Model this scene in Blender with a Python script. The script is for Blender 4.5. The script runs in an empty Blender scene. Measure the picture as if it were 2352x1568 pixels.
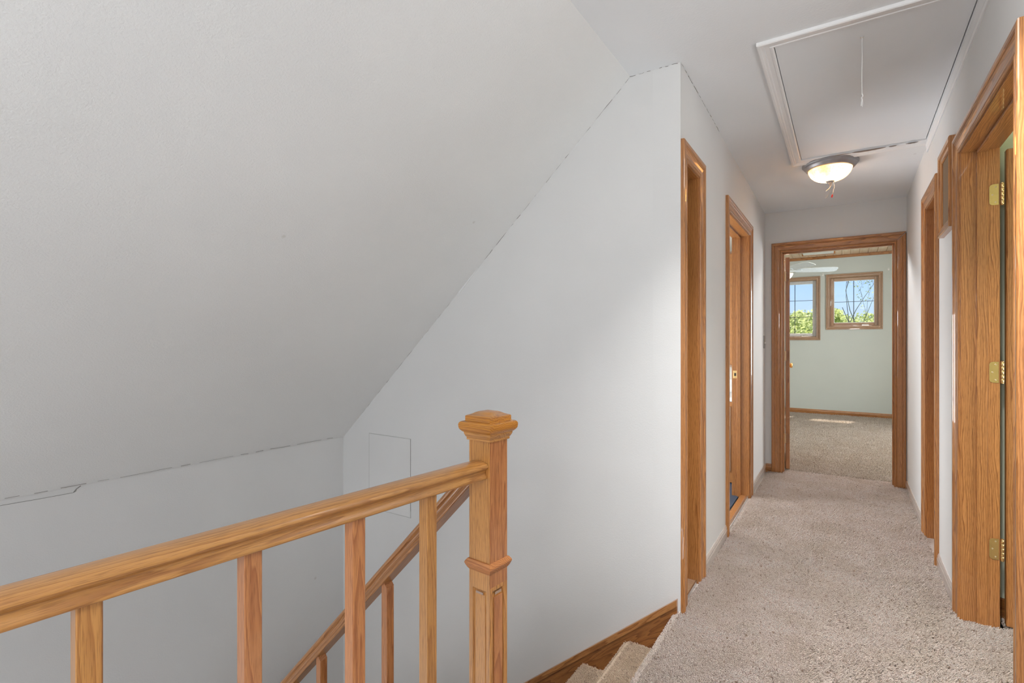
import bpy, math, random
from mathutils import Vector, Matrix
random.seed(7)
C = bpy.context.scene.collection
SC = bpy.context.scene

# ---------------------------------------------------------------- camera
cam_d = bpy.data.cameras.new('camera'); cam = bpy.data.objects.new('camera', cam_d); C.objects.link(cam)
cam_d.lens = 18.0; cam_d.sensor_width = 36.0; cam_d.clip_start = 0.02; cam_d.clip_end = 500
cam.location = (0, 0, 1.216); cam.rotation_euler = (math.radians(90), 0, 0.58)
SC.camera = cam

# ---------------------------------------------------------------- world, sun, added fill lights, exposure
SC.view_settings.view_transform = 'Standard'; SC.view_settings.look = 'None'
SC.view_settings.gamma = 1.0; SC.view_settings.use_curve_mapping = False
SC.view_settings.exposure = 0.55
world = bpy.data.worlds.new('world'); SC.world = world; world.use_nodes = True
wn = world.node_tree; wn.nodes.clear()
w_out = wn.nodes.new('ShaderNodeOutputWorld'); w_bg = wn.nodes.new('ShaderNodeBackground')
w_sky = wn.nodes.new('ShaderNodeTexSky'); w_sky.sky_type = 'NISHITA'; w_sky.sun_disc = False
w_sky.sun_elevation = math.radians(60); w_sky.sun_rotation = math.radians(15)
w_sky.air_density = 1.0; w_sky.dust_density = 0.6; w_sky.ozone_density = 1.5
w_bg.inputs['Strength'].default_value = 0.075
w_tint = wn.nodes.new('ShaderNodeMix'); w_tint.data_type = 'RGBA'; w_tint.blend_type = 'MULTIPLY'; w_tint.inputs[0].default_value = 1
w_tint.inputs[7].default_value = (.80, .95, 1.35, 1)
wn.links.new(w_sky.outputs[0], w_tint.inputs[6]); wn.links.new(w_tint.outputs[2], w_bg.inputs[0]); wn.links.new(w_bg.outputs[0], w_out.inputs[0])

def light(name, kind, loc, energy, color=(1, 1, 1), **kw):
    d = bpy.data.lights.new(name, kind); o = bpy.data.objects.new(name, d); C.objects.link(o)
    o.location = loc; d.energy = energy; d.color = color
    aim = kw.pop('aim', None)
    for k, v in kw.items(): setattr(d, k, v)
    if aim is not None: o.rotation_euler = Vector(aim).to_track_quat('-Z', 'Y').to_euler()
    return o
light('sun', 'SUN', (0, 20, 30), 7.5, (1, .95, .86), aim=(-.155, -.5, -1), angle=math.radians(.6))
# unseen area lights added as daylight fill, behind the camera and in the rooms
light('fill_gable', 'AREA', (-.55, -1.62, 1.15), 11, (.97, .99, 1), aim=(0, 1, 0.4), shape='RECTANGLE', size=1.1, size_y=1.3)  # added fill from behind the camera, tilted up at ceiling and slope
light('fill_stair_foot', 'AREA', (-2.0, -1.62, -1.3), 36, (.97, .99, 1), aim=(0, 1, .35), shape='RECTANGLE', size=1.5, size_y=1.5)  # added fill for the lower stairwell
light('fill_bedroom', 'AREA', (1.85, 7.4, 1.35), 85, (.93, .97, 1), aim=(-1, -.35, 0), shape='RECTANGLE', size=2.2, size_y=1.3)  # added fill from the right side of the bedroom
light('fill_bedroom_high', 'AREA', (-.28, 6.35, 2.60), 78, (.95, .98, 1), aim=(.16, -1, -.85), shape='RECTANGLE', size=1.2, size_y=.5)  # added fill through the doorway onto the hall floor; no skylight there
light('fill_side_room', 'AREA', (2.3, 1.9, .9), 20, (.95, .98, 1), aim=(-1, .2, .75), shape='RECTANGLE', size=1.2, size_y=1.3)  # added fill through the right doorway for hall wall and ceiling
light('fill_bathroom', 'AREA', (-1.9, 3.95, 1.0), 26, (.97, .98, 1), aim=(1, 0, .15), shape='RECTANGLE', size=.9, size_y=.9)  # added fill through the bathroom doorway into the far hall

# ---------------------------------------------------------------- materials
MATS = {}
def new_mat(name):
    m = bpy.data.materials.new(name); m.use_nodes = True
    nt = m.node_tree; nt.nodes.clear()
    o = nt.nodes.new('ShaderNodeOutputMaterial'); b = nt.nodes.new('ShaderNodeBsdfPrincipled')
    nt.links.new(b.outputs[0], o.inputs[0])
    return m, nt, b
def N(nt, t, **kw):
    n = nt.nodes.new(t)
    for k, v in kw.items():
        if k.startswith('_'): setattr(n, k[1:], v)
        else: n.inputs[k.replace('__', ' ')].default_value = v
    return n
def ramp(nt, fac, stops):
    r = nt.nodes.new('ShaderNodeValToRGB'); e = r.color_ramp.elements
    while len(e) < len(stops): e.new(.5)
    for i, (p, c) in enumerate(stops):
        e[i].position = p; e[i].color = (*c, 1) if len(c) == 3 else c
    nt.links.new(fac, r.inputs[0]); return r
def math_n(nt, op, a, b=None):
    n = nt.nodes.new('ShaderNodeMath'); n.operation = op
    for i, v in enumerate((a, b)):
        if v is None: continue
        if isinstance(v, (int, float)): n.inputs[i].default_value = v
        else: nt.links.new(v, n.inputs[i])
    return n.outputs[0]
def mixc(nt, fac, a, b, mode='MIX'):
    n = nt.nodes.new('ShaderNodeMix'); n.data_type = 'RGBA'; n.blend_type = mode
    for i, v in ((0, fac), (6, a), (7, b)):
        if isinstance(v, (int, float)): n.inputs[i].default_value = v
        elif isinstance(v, tuple): n.inputs[i].default_value = (*v, 1)
        else: nt.links.new(v, n.inputs[i])
    return n.outputs[2]
def plain(name, col, rough=.5, metal=0, **kw):
    if name in MATS: return MATS[name]
    m, nt, b = new_mat(name)
    tc = N(nt, 'ShaderNodeTexCoord'); no = N(nt, 'ShaderNodeTexNoise', Scale=35.0, Detail=2.0)
    nt.links.new(tc.outputs['Object'], no.inputs['Vector'])
    r = ramp(nt, no.outputs[0], [(.3, tuple(c * .94 for c in col)), (.7, tuple(min(1, c * 1.04) for c in col))])
    nt.links.new(r.outputs[0], b.inputs['Base Color'])
    b.inputs['Roughness'].default_value = rough; b.inputs['Metallic'].default_value = metal
    for k, v in kw.items(): b.inputs[k.replace('__', ' ')].default_value = v
    MATS[name] = m; return m
def paint(name, col, bump=.25, scale=170, rough=.75, var=.03):
    if name in MATS: return MATS[name]
    m, nt, b = new_mat(name)
    tc = N(nt, 'ShaderNodeTexCoord')
    big = N(nt, 'ShaderNodeTexNoise', Scale=1.3, Detail=3.0); fine = N(nt, 'ShaderNodeTexNoise', Scale=float(scale), Detail=3.0, Roughness=.6)
    nt.links.new(tc.outputs['Object'], big.inputs['Vector']); nt.links.new(tc.outputs['Object'], fine.inputs['Vector'])
    r = ramp(nt, big.outputs[0], [(.3, tuple(c * (1 - var) for c in col)), (.7, tuple(c * (1 + var) for c in col))])
    # scattered small scuffs
    sp = N(nt, 'ShaderNodeTexVoronoi', Scale=2.6); nt.links.new(tc.outputs['Object'], sp.inputs['Vector'])
    sc = ramp(nt, sp.outputs['Distance'], [(.012, (.84, .82, .8)), (.03, (1, 1, 1))])
    nt.links.new(mixc(nt, 1.0, r.outputs[0], sc.outputs[0], 'MULTIPLY'), b.inputs['Base Color'])
    bp = N(nt, 'ShaderNodeBump', Strength=bump, Distance=.002); nt.links.new(fine.outputs[0], bp.inputs['Height'])
    nt.links.new(bp.outputs[0], b.inputs['Normal']); b.inputs['Roughness'].default_value = rough
    MATS[name] = m; return m
def oak(axis='Z', tone='oak'):
    key = 'oak_%s_%s' % (tone, axis)
    if key in MATS: return MATS[key]
    light_c, dark_c, rough = {
        'gold': ((.57, .275, .075), (.38, .155, .036), .26),
        'cap':  ((.56, .235, .025), (.36, .115, .012), .22),
        'oak':  ((.50, .222, .068), (.26, .092, .022), .22),
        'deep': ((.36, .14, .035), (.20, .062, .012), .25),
        'red':  ((.58, .245, .085), (.38, .13, .04), .28),
        'pale': ((.46, .30, .195), (.36, .215, .13), .35),  # backlit look of the window casings painted in, greyer and darker
        'base': ((.60, .56, .54), (.50, .455, .43), .16)}[tone]  # grazing sheen of the baseboards painted in as grey
    m, nt, b = new_mat(key)
    tc = N(nt, 'ShaderNodeTexCoord'); oi = N(nt, 'ShaderNodeObjectInfo')
    sep = N(nt, 'ShaderNodeSeparateXYZ'); nt.links.new(tc.outputs['Object'], sep.inputs[0])
    o = {'Z': (0, 1, 2), 'X': (1, 2, 0), 'Y': (0, 2, 1)}[axis]
    a, c, l = (sep.outputs[i] for i in o)
    rnd = oi.outputs['Random']
    l = math_n(nt, 'ADD', l, math_n(nt, 'MULTIPLY', rnd, 37.0))
    a2 = math_n(nt, 'ADD', math_n(nt, 'ADD', a, math_n(nt, 'MULTIPLY', l, .012)), math_n(nt, 'ADD', math_n(nt, 'MULTIPLY', rnd, .05), .015))
    c2 = math_n(nt, 'ADD', c, .033)
    co = N(nt, 'ShaderNodeCombineXYZ')
    nt.links.new(a2, co.inputs[0]); nt.links.new(c2, co.inputs[1]); nt.links.new(math_n(nt, 'MULTIPLY', l, .09), co.inputs[2])
    dn = N(nt, 'ShaderNodeTexNoise', Scale=22.0, Detail=2.0); nt.links.new(co.outputs[0], dn.inputs['Vector'])
    # distorted rings round the pith
    dist = N(nt, 'ShaderNodeVectorMath', _operation='MULTIPLY_ADD')
    nt.links.new(dn.outputs['Color'], dist.inputs[0]); dist.inputs[1].default_value = (.045, .045, 0); nt.links.new(co.outputs[0], dist.inputs[2])
    wv = N(nt, 'ShaderNodeTexWave', _wave_type='RINGS', _rings_direction='Z', _wave_profile='SAW', Scale=48.0, Distortion=0.6, Detail=1.0)
    nt.links.new(dist.outputs[0], wv.inputs['Vector'])
    # pores: long thin dashes
    cp = N(nt, 'ShaderNodeCombineXYZ')
    nt.links.new(a, cp.inputs[0]); nt.links.new(c, cp.inputs[1]); nt.links.new(math_n(nt, 'MULTIPLY', l, .05), cp.inputs[2])
    po = N(nt, 'ShaderNodeTexNoise', Scale=620.0, Detail=2.0); nt.links.new(cp.outputs[0], po.inputs['Vector'])
    pr = ramp(nt, po.outputs[0], [(.50, (1, 1, 1)), (.66, (.62, .56, .5))])
    base = ramp(nt, wv.outputs['Fac'], [(.0, light_c), (.55, tuple((x * .7 + y * .3) for x, y in zip(light_c, dark_c))), (.93, dark_c), (1.0, light_c)])
    # broad patches of colour
    bn = N(nt, 'ShaderNodeTexNoise', Scale=5.0, Detail=2.0); nt.links.new(co.outputs[0], bn.inputs['Vector'])
    br = ramp(nt, bn.outputs[0], [(.3, (.86, .86, .88)), (.7, (1.08, 1.06, 1.0))])
    col = mixc(nt, .75, base.outputs[0], pr.outputs[0], 'MULTIPLY')
    col = mixc(nt, 1.0, col, br.outputs[0], 'MULTIPLY')
    nt.links.new(col, b.inputs['Base Color'])
    b.inputs['Roughness'].default_value = rough + .12
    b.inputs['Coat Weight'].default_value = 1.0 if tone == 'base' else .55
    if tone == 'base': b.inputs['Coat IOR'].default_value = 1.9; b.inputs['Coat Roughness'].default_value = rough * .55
    bp = N(nt, 'ShaderNodeBump', Strength=.12, Distance=.001, _invert=True); nt.links.new(po.outputs[0], bp.inputs['Height'])
    nt.links.new(bp.outputs[0], b.inputs['Normal'])
    MATS[key] = m; return m
def carpet(name, c0, c1, c2, bump=.9):
    if name in MATS: return MATS[name]
    m, nt, b = new_mat(name)
    tc = N(nt, 'ShaderNodeNewGeometry')
    n1 = N(nt, 'ShaderNodeTexNoise', Scale=260.0, Detail=3.0, Roughness=.7); n2 = N(nt, 'ShaderNodeTexNoise', Scale=5.0, Detail=3.0); n3 = N(nt, 'ShaderNodeTexNoise', Scale=55.0, Detail=2.0)
    for n in (n1, n2, n3): nt.links.new(tc.outputs['Position'], n.inputs['Vector'])
    oi = N(nt, 'ShaderNodeObjectInfo')
    f = math_n(nt, 'ADD', math_n(nt, 'MULTIPLY', oi.outputs['Random'], .35), math_n(nt, 'MULTIPLY', n1.outputs[0], .65))
    r = ramp(nt, f, [(.14, c2), (.34, c1), (.55, c0)])
    st = ramp(nt, n2.outputs[0], [(.34, (.95, .92, .88)), (.62, (1.04, 1.03, 1.03))])
    sp = ramp(nt, n3.outputs[0], [(.26, (.52, .40, .30)), (.40, (1, 1, 1))])
    col = mixc(nt, 1.0, mixc(nt, 1.0, r.outputs[0], st.outputs[0], 'MULTIPLY'), sp.outputs[0], 'MULTIPLY')
    nt.links.new(col, b.inputs['Base Color']); b.inputs['Roughness'].default_value = .95
    b.inputs['Sheen Weight'].default_value = .15
    tl = N(nt, 'ShaderNodeBsdfTranslucent'); nt.links.new(col, tl.inputs[0]); ms = N(nt, 'ShaderNodeMixShader', Fac=.30)
    nt.links.new(b.outputs[0], ms.inputs[1]); nt.links.new(tl.outputs[0], ms.inputs[2]); nt.links.new(ms.outputs[0], nt.nodes['Material Output'].inputs[0])
    if bump:
        bp = N(nt, 'ShaderNodeBump', Strength=bump, Distance=.006); nt.links.new(n1.outputs[0], bp.inputs['Height']); nt.links.new(bp.outputs[0], b.inputs['Normal'])
    MATS[name] = m; return m

WALL = paint('wall_paint', (.655, .658, .655)); CEIL = paint('ceiling_paint', (.745, .765, .785), .35, 120)
SLOPE = paint('slope_paint', (.69, .70, .70), .85, 150)
HATCH = paint('hatch_paint', (.73, .755, .78), .15, 60); TRIMW = paint('white_trim', (.76, .765, .77), .08, 60, .45)
GREENW = paint('pale_green_wall', (.59, .635, .61), .1); OLIVEW = paint('olive_wall', (.74, .76, .58), .1)
BATHW = paint('bath_wall', (.70, .68, .62), .1)
BRASS = plain('brass', (.86, .62, .30), .22, 1); DBRASS = plain('dull_brass', (.62, .5, .32), .38, 1)
PEWTER = plain('pewter', (.34, .335, .345), .42, .6); DARK = plain('dark_gap', (.05, .045, .04), .9)
CRACK = plain('crack_shade', (.24, .235, .225), .9); GREYP = plain('grey_plate', (.33, .32, .31), .5)
WHITE = plain('white_plastic', (.8, .8, .79), .35); STEEL = plain('steel', (.7, .7, .7), .25, 1)
CARPET = carpet('hall_carpet', (1, .91, .845), (.93, .81, .73), (.50, .36, .26))
CARPB = carpet('bedroom_carpet', (.88, .80, .71), (.76, .66, .56), (.42, .32, .24))
CARPS = carpet('stair_carpet', (.98, .82, .64), (.93, .74, .56), (.54, .38, .25))

# ---------------------------------------------------------------- mesh helpers
class MB:
    def __init__(s): s.v = []; s.f = []
    def add(s, vs, fs):
        n = len(s.v); s.v += [Vector(p) for p in vs]; s.f += [tuple(i + n for i in f) for f in fs]; return s
    def hexa(s, p):      # 8 points: bottom 4 ccw, top 4 ccw
        return s.add(p, [(3, 2, 1, 0), (4, 5, 6, 7), (0, 1, 5, 4), (1, 2, 6, 5), (2, 3, 7, 6), (3, 0, 4, 7)])
    def box(s, x0, x1, y0, y1, z0, z1, P=None):
        p = [(x0, y0, z0), (x1, y0, z0), (x1, y1, z0), (x0, y1, z0), (x0, y0, z1), (x1, y0, z1), (x1, y1, z1), (x0, y1, z1)]
        if P: p = [P(*q) for q in p]
        return s.hexa(p)
    def bbox(s, x0, x1, y0, y1, z0, z1, c=.002, P=None):     # box with chamfered long edges on all sides
        vs = []
        for (a, b_, cc) in ((x0, x1, 'x'),): pass
        X = (x0, x0 + c, x1 - c, x1); Y = (y0, y0 + c, y1 - c, y1); Z = (z0, z0 + c, z1 - c, z1)
        idx = {}
        def g(i, j, k):
            if (i, j, k) not in idx:
                idx[(i, j, k)] = len(vs); q = (X[i], Y[j], Z[k]); vs.append(P(*q) if P else q)
            return idx[(i, j, k)]
        fs = []
        for k, o in ((0, 1), (3, -1)): fs.append([g(1, 1, k), g(1, 2, k), g(2, 2, k), g(2, 1, k)][::o])
        for j, o in ((0, 1), (3, -1)): fs.append([g(1, j, 1), g(2, j, 1), g(2, j, 2), g(1, j, 2)][::o])
        for i, o in ((0, -1), (3, 1)): fs.append([g(i, 1, 1), g(i, 2, 1), g(i, 2, 2), g(i, 1, 2)][::o])
        for i in (1, 2):     # edges
            pass
        for j, jj in ((0, 1), (3, 2)):
            for k, kk in ((0, 1), (3, 2)): fs.append([g(1, j, kk), g(2, j, kk), g(2, jj, k), g(1, jj, k)])
        for i, ii in ((0, 1), (3, 2)):
            for k, kk in ((0, 1), (3, 2)): fs.append([g(i, 1, kk), g(i, 2, kk), g(ii, 2, k), g(ii, 1, k)])
            for j, jj in ((0, 1), (3, 2)): fs.append([g(i, jj, 1), g(i, jj, 2), g(ii, j, 2), g(ii, j, 1)])
            for j, jj in ((0, 1), (3, 2)):
                for k, kk in ((0, 1), (3, 2)): fs.append([g(i, jj, kk), g(ii, j, kk), g(ii, jj, k)])
        return s.add(vs, [tuple(f) for f in fs])
    def loft(s, rings, caps=True, close=True):
        n = len(rings[0]); base = len(s.v); s.v += [Vector(p) for r in rings for p in r]
        for i in range(len(rings) - 1):
            for j in range(n if close else n - 1):
                k = (j + 1) % n
                s.f.append((base + i * n + j, base + i * n + k, base + (i + 1) * n + k, base + (i + 1) * n + j))
        if caps: s.f.append(tuple(base + j for j in range(n))[::-1]); s.f.append(tuple(base + (len(rings) - 1) * n + j for j in range(n)))
        return s
    def lathe(s, c, prof, seg=24, axis=Vector((0, 0, 1))):
        q = Vector((0, 0, 1)).rotation_difference(axis); c = Vector(c)
        return s.loft([[c + q @ Vector((max(r, 1e-5) * math.cos(2 * math.pi * i / seg), max(r, 1e-5) * math.sin(2 * math.pi * i / seg), h)) for i in range(seg)] for r, h in prof])
    def tube(s, pts, r, seg=6):
        pts = [Vector(p) for p in pts]; rings = []
        for i, p in enumerate(pts):
            d = (pts[min(i + 1, len(pts) - 1)] - pts[max(i - 1, 0)]).normalized()
            u = d.orthogonal().normalized() if abs(d.z) > .95 else d.cross(Vector((0, 0, 1))).normalized(); w = d.cross(u)
            rr = r[i] if isinstance(r, (list, tuple)) else r
            rings.append([p + (u * math.cos(2 * math.pi * j / seg) + w * math.sin(2 * math.pi * j / seg)) * rr for j in range(seg)])
        return s.loft(rings)
def wloc(o):
    v = Vector((0, 0, 0))
    while o is not None: v += o.location; o = o.parent
    return v
def part(name, mb, mat, parent=None, label=None, kind=None, smooth=False, rot=None):
    """mesh in world coordinates, origin at its own centre, child of parent"""
    lo = Vector([min(v[i] for v in mb.v) for i in range(3)]); hi = Vector([max(v[i] for v in mb.v) for i in range(3)])
    c = (lo + hi) / 2
    me = bpy.data.meshes.new(name); me.from_pydata([v - c for v in mb.v], [], mb.f); me.validate()
    import bmesh
    bm = bmesh.new(); bm.from_mesh(me); bmesh.ops.recalc_face_normals(bm, faces=bm.faces); bm.to_mesh(me); bm.free()
    me.materials.append(mat)
    if smooth:
        me.shade_smooth() if hasattr(me, 'shade_smooth') else None
        try: me.set_sharp_from_angle(angle=math.radians(38))
        except Exception: pass
    o = bpy.data.objects.new(name, me); C.objects.link(o)
    o.location = c - (wloc(parent) if parent else Vector())
    if parent: o.parent = parent
    if label: o['label'] = label
    if kind: o['kind'] = kind
    return o
def rpart(name, mb, mat, M, parent=None, **kw):
    """mesh in its own local coordinates, placed by matrix M (grain follows the piece)"""
    me = bpy.data.meshes.new(name); me.from_pydata(mb.v, [], mb.f)
    import bmesh
    bm = bmesh.new(); bm.from_mesh(me); bmesh.ops.recalc_face_normals(bm, faces=bm.faces); bm.to_mesh(me); bm.free()
    me.materials.append(mat)
    if kw.get('smooth'):
        me.shade_smooth(); me.set_sharp_from_angle(angle=math.radians(38))
    o = bpy.data.objects.new(name, me); C.objects.link(o)
    M = M.copy(); M.translation = M.translation - (wloc(parent) if parent else Vector()); o.matrix_basis = M
    if parent: o.parent = parent
    if kw.get('label'): o['label'] = kw['label']
    return o
def thing(name, label, cat, loc, group=None):
    o = bpy.data.objects.new(name, None); C.objects.link(o); o.location = loc; o.empty_display_size = .05
    o['label'] = label; o['category'] = cat
    if group: o['group'] = group
    return o
def tag(o, label, cat, group=None):
    o['label'] = label; o['category'] = cat
    if group: o['group'] = group
    return o
def struct(name, mb, mat, **kw):
    return part(name, mb, mat, kind='structure', **kw)
def sroot(name, loc):
    o = bpy.data.objects.new(name, None); C.objects.link(o); o.location = loc; o['kind'] = 'structure'; return o

class Frame:      # a wall's own axes: s along it, n out of it into the hall, z up
    def __init__(f, o, a, n):
        f.o = Vector((*o, 0)); f.a = Vector((*a, 0)).normalized(); f.n = Vector((*n, 0)).normalized()
    def __call__(f, s, n, z): return f.o + f.a * s + f.n * n + Vector((0, 0, z))
FL = Frame((-.6104, 0), (-.0074, 1), (1, .0074))
FR = Frame((.4228, 0), (-.0022, 1), (-1, -.0022))
FE = Frame((0, 5.3414), (1, -.002), (-.002, -1))
FB = Frame((0, 10.04), (1, -.02), (-.02, -1))
YS = 2.340; XF = -.863; XK = -2.94; ZK = .5586; CZ = lambda x, y: 2.44 - .0178 * (y - 4) - .0029 * x

# ---------------------------------------------------------------- setting: shells
def wall(name, fr, s0, s1, z0, z1, t, openings=(), mat=WALL):
    mb = MB(); cur = s0
    for a, b, za, zb in sorted(openings):
        mb.box(cur, a, -t, 0, z0, z1, fr)
        if za > z0: mb.box(a, b, -t, 0, z0, za, fr)
        mb.box(a, b, -t, 0, zb, z1, fr); cur = b
    mb.box(cur, s1, -t, 0, z0, z1, fr)
    return struct(name, mb, mat)
H = 2.040; J = .018
L1 = (2.431, 2.684); L2 = (3.488, 4.362); R1 = (2.075, 2.957); R2 = (3.668, 4.098); E1 = (-.506, .328)
op = lambda o: (o[0] - J, o[1] + J, -.1, H + J)
wl = wall('wall_left', FL, YS, 5.34, -.1, 2.60, .125, [op(L1), op(L2)])
wr = wall('wall_right', FR, -1.7, 5.34, -.1, 2.62, .125, [op(R1), op(R2)])
we = wall('wall_end', FE, -1.2, .60, -.1, 2.60, .125, [op(E1)])
# stairwell walls
struct('wall_stair', MB().box(-3.1, -.735, YS, YS + .09, -2.75, 2.62).box(-.74, -.6275, YS, YS + .02, -.1, 2.62), WALL)
FK = Frame((XK - .0099 * 2.34, 0), (.0099, 1), (1, -.0099))
struct('wall_knee', MB().box(-1.8, 2.45, -.12, 0, -2.75, ZK + .02, FK), WALL)
def slab(pts, t):
    up = [Vector(p) for p in pts]; n = (up[1] - up[0]).cross(up[2] - up[0]).normalized()
    if n.z < 0: n = -n
    return MB().hexa(up + [p + n * t for p in up])
struct('ceiling_slope', slab([(XF, -1.8, CZ(XF, -1.8)), (XF + .001, YS + .01, CZ(XF, YS)), (XK + .005, YS + .01, ZK - .005), (XK - .04, -1.8, ZK - .005)], .05), SLOPE)
hx0, hx1, hy0, hy1 = -.262, .400, 2.425, 3.955
mb = MB()
def cplate(x0, x1, y0, y1, t=.06):
    mb.hexa([(x0, y0, CZ(x0, y0)), (x1, y0, CZ(x1, y0)), (x1, y1, CZ(x1, y1)), (x0, y1, CZ(x0, y1))] + [(x, y, CZ(x, y) + t) for x, y in ((x0, y0), (x1, y0), (x1, y1), (x0, y1))])
cplate(XF - .02, hx0, -1.8, 5.34); cplate(hx1, .6, -1.8, 5.34); cplate(hx0, hx1, -1.8, hy0); cplate(hx0, hx1, hy1, 5.34)
struct('ceiling', mb, CEIL)
# back wall behind the camera with the gable window
mb = MB(); mb.box(-3.1, -1.15, -1.82, -1.7, -2.75, 2.6).box(.05, .56, -1.82, -1.7, -2.75, 2.6).box(-1.15, .05, -1.82, -1.7, 1.95, 2.6).box(-1.15, .05, -1.82, -1.7, -2.75, .45)
struct('wall_back', mb, WALL)
struct('floor_lower', MB().box(-3.1, .5, -1.8, 2.45, -2.80, -2.72), CARPS)

# hall floor: landing with a rounded nosing, gallery strip under the balustrade
GX = -.915
def rounded_edge(x, y0, y1, zt, t, r, xi, seg=6):
    prof = [(xi, zt), (x + r, zt)] + [(x + r - r * math.sin(a), zt - r + r * math.cos(a)) for a in [i * math.pi / 2 / seg for i in range(1, seg + 1)]] + [(x, zt - t), (xi, zt - t)]
    return MB().loft([[(px, y, pz) for px, pz in prof] for y in (y0, y1)])
NX = -.650
fl = rounded_edge(NX, 1.14, YS, -.010, .10, .028, .56)
fl.v += []; m2 = MB()
fl.box(GX, .56, -1.7, 1.14, -.11, -.010)
fl.box(-.70, .56, YS + .02, 5.50, -.11, -.010)
fl.box(.55, 3.1, .6, 3.08, -.11, -.010)
floor = struct('floor', fl, CARPET)
fbed = struct('floor_bedroom', MB().box(-2.8, 2.0, 5.50, 10.1, -.11, -.012).box(-.45, .30, 5.494, 5.51, -.1, -.012), CARPB)
struct('trim_carpet_seam', MB().box(-.506, .328, 5.492, 5.506, -.02, -.0045), DARK)

# ---------------------------------------------------------------- stairs
RUN, RISE = .2315, .187
fs_n = 10
mb = MB()
for k in range(1, fs_n):
    x = NX - RUN * k; z = -.010 - RISE * k
    r = rounded_edge(x, 1.22, YS - .018, z, RISE + .01, .026, x + RUN + .02)
    mb.add(r.v, r.f)
stairs = sroot('floor_stairs', (-1.6, 1.8, -2.7))
steps = part('carpeted_steps', mb, CARPS, stairs, label='tan carpeted steps going down', kind='stuff')
mb = MB().box(-3.0, NX - RUN * (fs_n - 1) + .05, -1.7, YS, -.01 - RISE * fs_n - .1, -.01 - RISE * fs_n); part('lower_landing', mb, CARPS, stairs)

def pile(name, src_mb, parent, mat, density, size, lean, seed):
    """tufts of yarn scattered over a surface"""
    tm = bpy.data.meshes.new(name + '_tuft'); v = []; f = []
    n = 4
    for lvl, (h, r, dx) in enumerate(((0, .0021, 0), (.006, .0024, .0012), (.0105, .0017, .0042), (.0125, .0006, .0066))):
        for j in range(n):
            a = 2 * math.pi * j / n + lvl * .5; v.append((dx + r * math.cos(a), r * math.sin(a), h))
    for l in range(3):
        for j in range(n): f.append((l * n + j, l * n + (j + 1) % n, (l + 1) * n + (j + 1) % n, (l + 1) * n + j))
    f.append((12, 13, 14, 15))
    tm.from_pydata(v, [], f); tm.materials.append(mat); tm.shade_smooth()
    o = part(name, src_mb, mat, parent, kind='stuff')
    ng = bpy.data.node_groups.new(name, 'GeometryNodeTree')
    ng.interface.new_socket('Geometry', in_out='INPUT', socket_type='NodeSocketGeometry'); ng.interface.new_socket('Geometry', in_out='OUTPUT', socket_type='NodeSocketGeometry')
    gi = ng.nodes.new('NodeGroupInput'); go = ng.nodes.new('NodeGroupOutput')
    dp = ng.nodes.new('GeometryNodeDistributePointsOnFaces'); dp.inputs['Density'].default_value = density; dp.inputs['Seed'].default_value = seed
    ip = ng.nodes.new('GeometryNodeInstanceOnPoints')
    to = bpy.data.objects.new(name + '_tuft', tm)      # never linked: only its mesh is used
    ob = ng.nodes.new('GeometryNodeObjectInfo'); ob.inputs['Object'].default_value = to
    rr = ng.nodes.new('FunctionNodeRandomValue'); rr.data_type = 'FLOAT_VECTOR'
    rr.inputs[0].default_value = (-.35, -.35, lean - 1.0); rr.inputs[1].default_value = (.35, .45, lean + 1.0)
    al = ng.nodes.new('FunctionNodeRotateRotation') if hasattr(bpy.types, 'FunctionNodeRotateRotation') else None
    er = ng.nodes.new('FunctionNodeEulerToRotation')
    sc = ng.nodes.new('FunctionNodeRandomValue'); sc.data_type = 'FLOAT'; sc.inputs[2].default_value = size * .75; sc.inputs[3].default_value = size * 1.2
    L = ng.links.new
    L(gi.outputs[0], dp.inputs['Mesh']); L(dp.outputs['Points'], ip.inputs['Points']); L(ob.outputs['Geometry'], ip.inputs['Instance'])
    L(rr.outputs[0], er.inputs[0])
    al.rotation_space = 'LOCAL'; L(dp.outputs['Rotation'], al.inputs[0]); L(er.outputs[0], al.inputs[1]); L(al.outputs[0], ip.inputs['Rotation'])
    L(sc.outputs[1], ip.inputs['Scale']); L(ip.outputs['Instances'], go.inputs[0])
    md = o.modifiers.new('pile', 'NODES'); md.node_group = ng
    return o
zq = -.0095
def quad(x0, x1, y0, y1, z=zq): return MB().add([(x0, y0, z), (x1, y0, z), (x1, y1, z), (x0, y1, z)], [(0, 1, 2, 3)])
pm = quad(NX + .02, .405, 1.10, 2.6); pm.add([(x, y, -.0095 + dz) for y in (1.14, YS) for x, dz in ((NX + .02, 0), (NX + .006, -.006), (NX + .0, -.02))], [(0, 1, 4, 3), (1, 2, 5, 4)])
pm.add(quad(.405, 1.5, 2.08, 2.955).v, [(0, 1, 2, 3)]).add(quad(.56, 1.5, 2.955, 3.07).v, [(0, 1, 2, 3)])
pile('carpet_pile', pm, floor, CARPET, 64000, 1.0, 2.2, 1)
pm = quad(-.625, .41, 2.6, 5.33).add(quad(-.50, .32, 5.33, 5.486).v, [(0, 1, 2, 3)])
pile('carpet_pile', pm, floor, CARPET, 42000, 1.15, 2.2, 2)
pm = quad(-1.2, 1.2, 5.512, 10.0, -.012)
pile('carpet_pile', pm, fbed, CARPB, 11000, 1.7, 2.0, 3)
pm = MB()
for k in range(1, 5):
    x = NX - RUN * k; z = -.010 - RISE * k; xi = x + RUN
    pr = [(xi, z), (x + .026, z), (x + .010, z - .006), (x, z - .026), (x, z - RISE)]
    for (a, b) in zip(pr, pr[1:]): pm.add([(a[0], 1.22, a[1]), (a[0], YS - .02, a[1]), (b[0], YS - .02, b[1]), (b[0], 1.22, b[1])], [(0, 1, 2, 3)])
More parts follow.
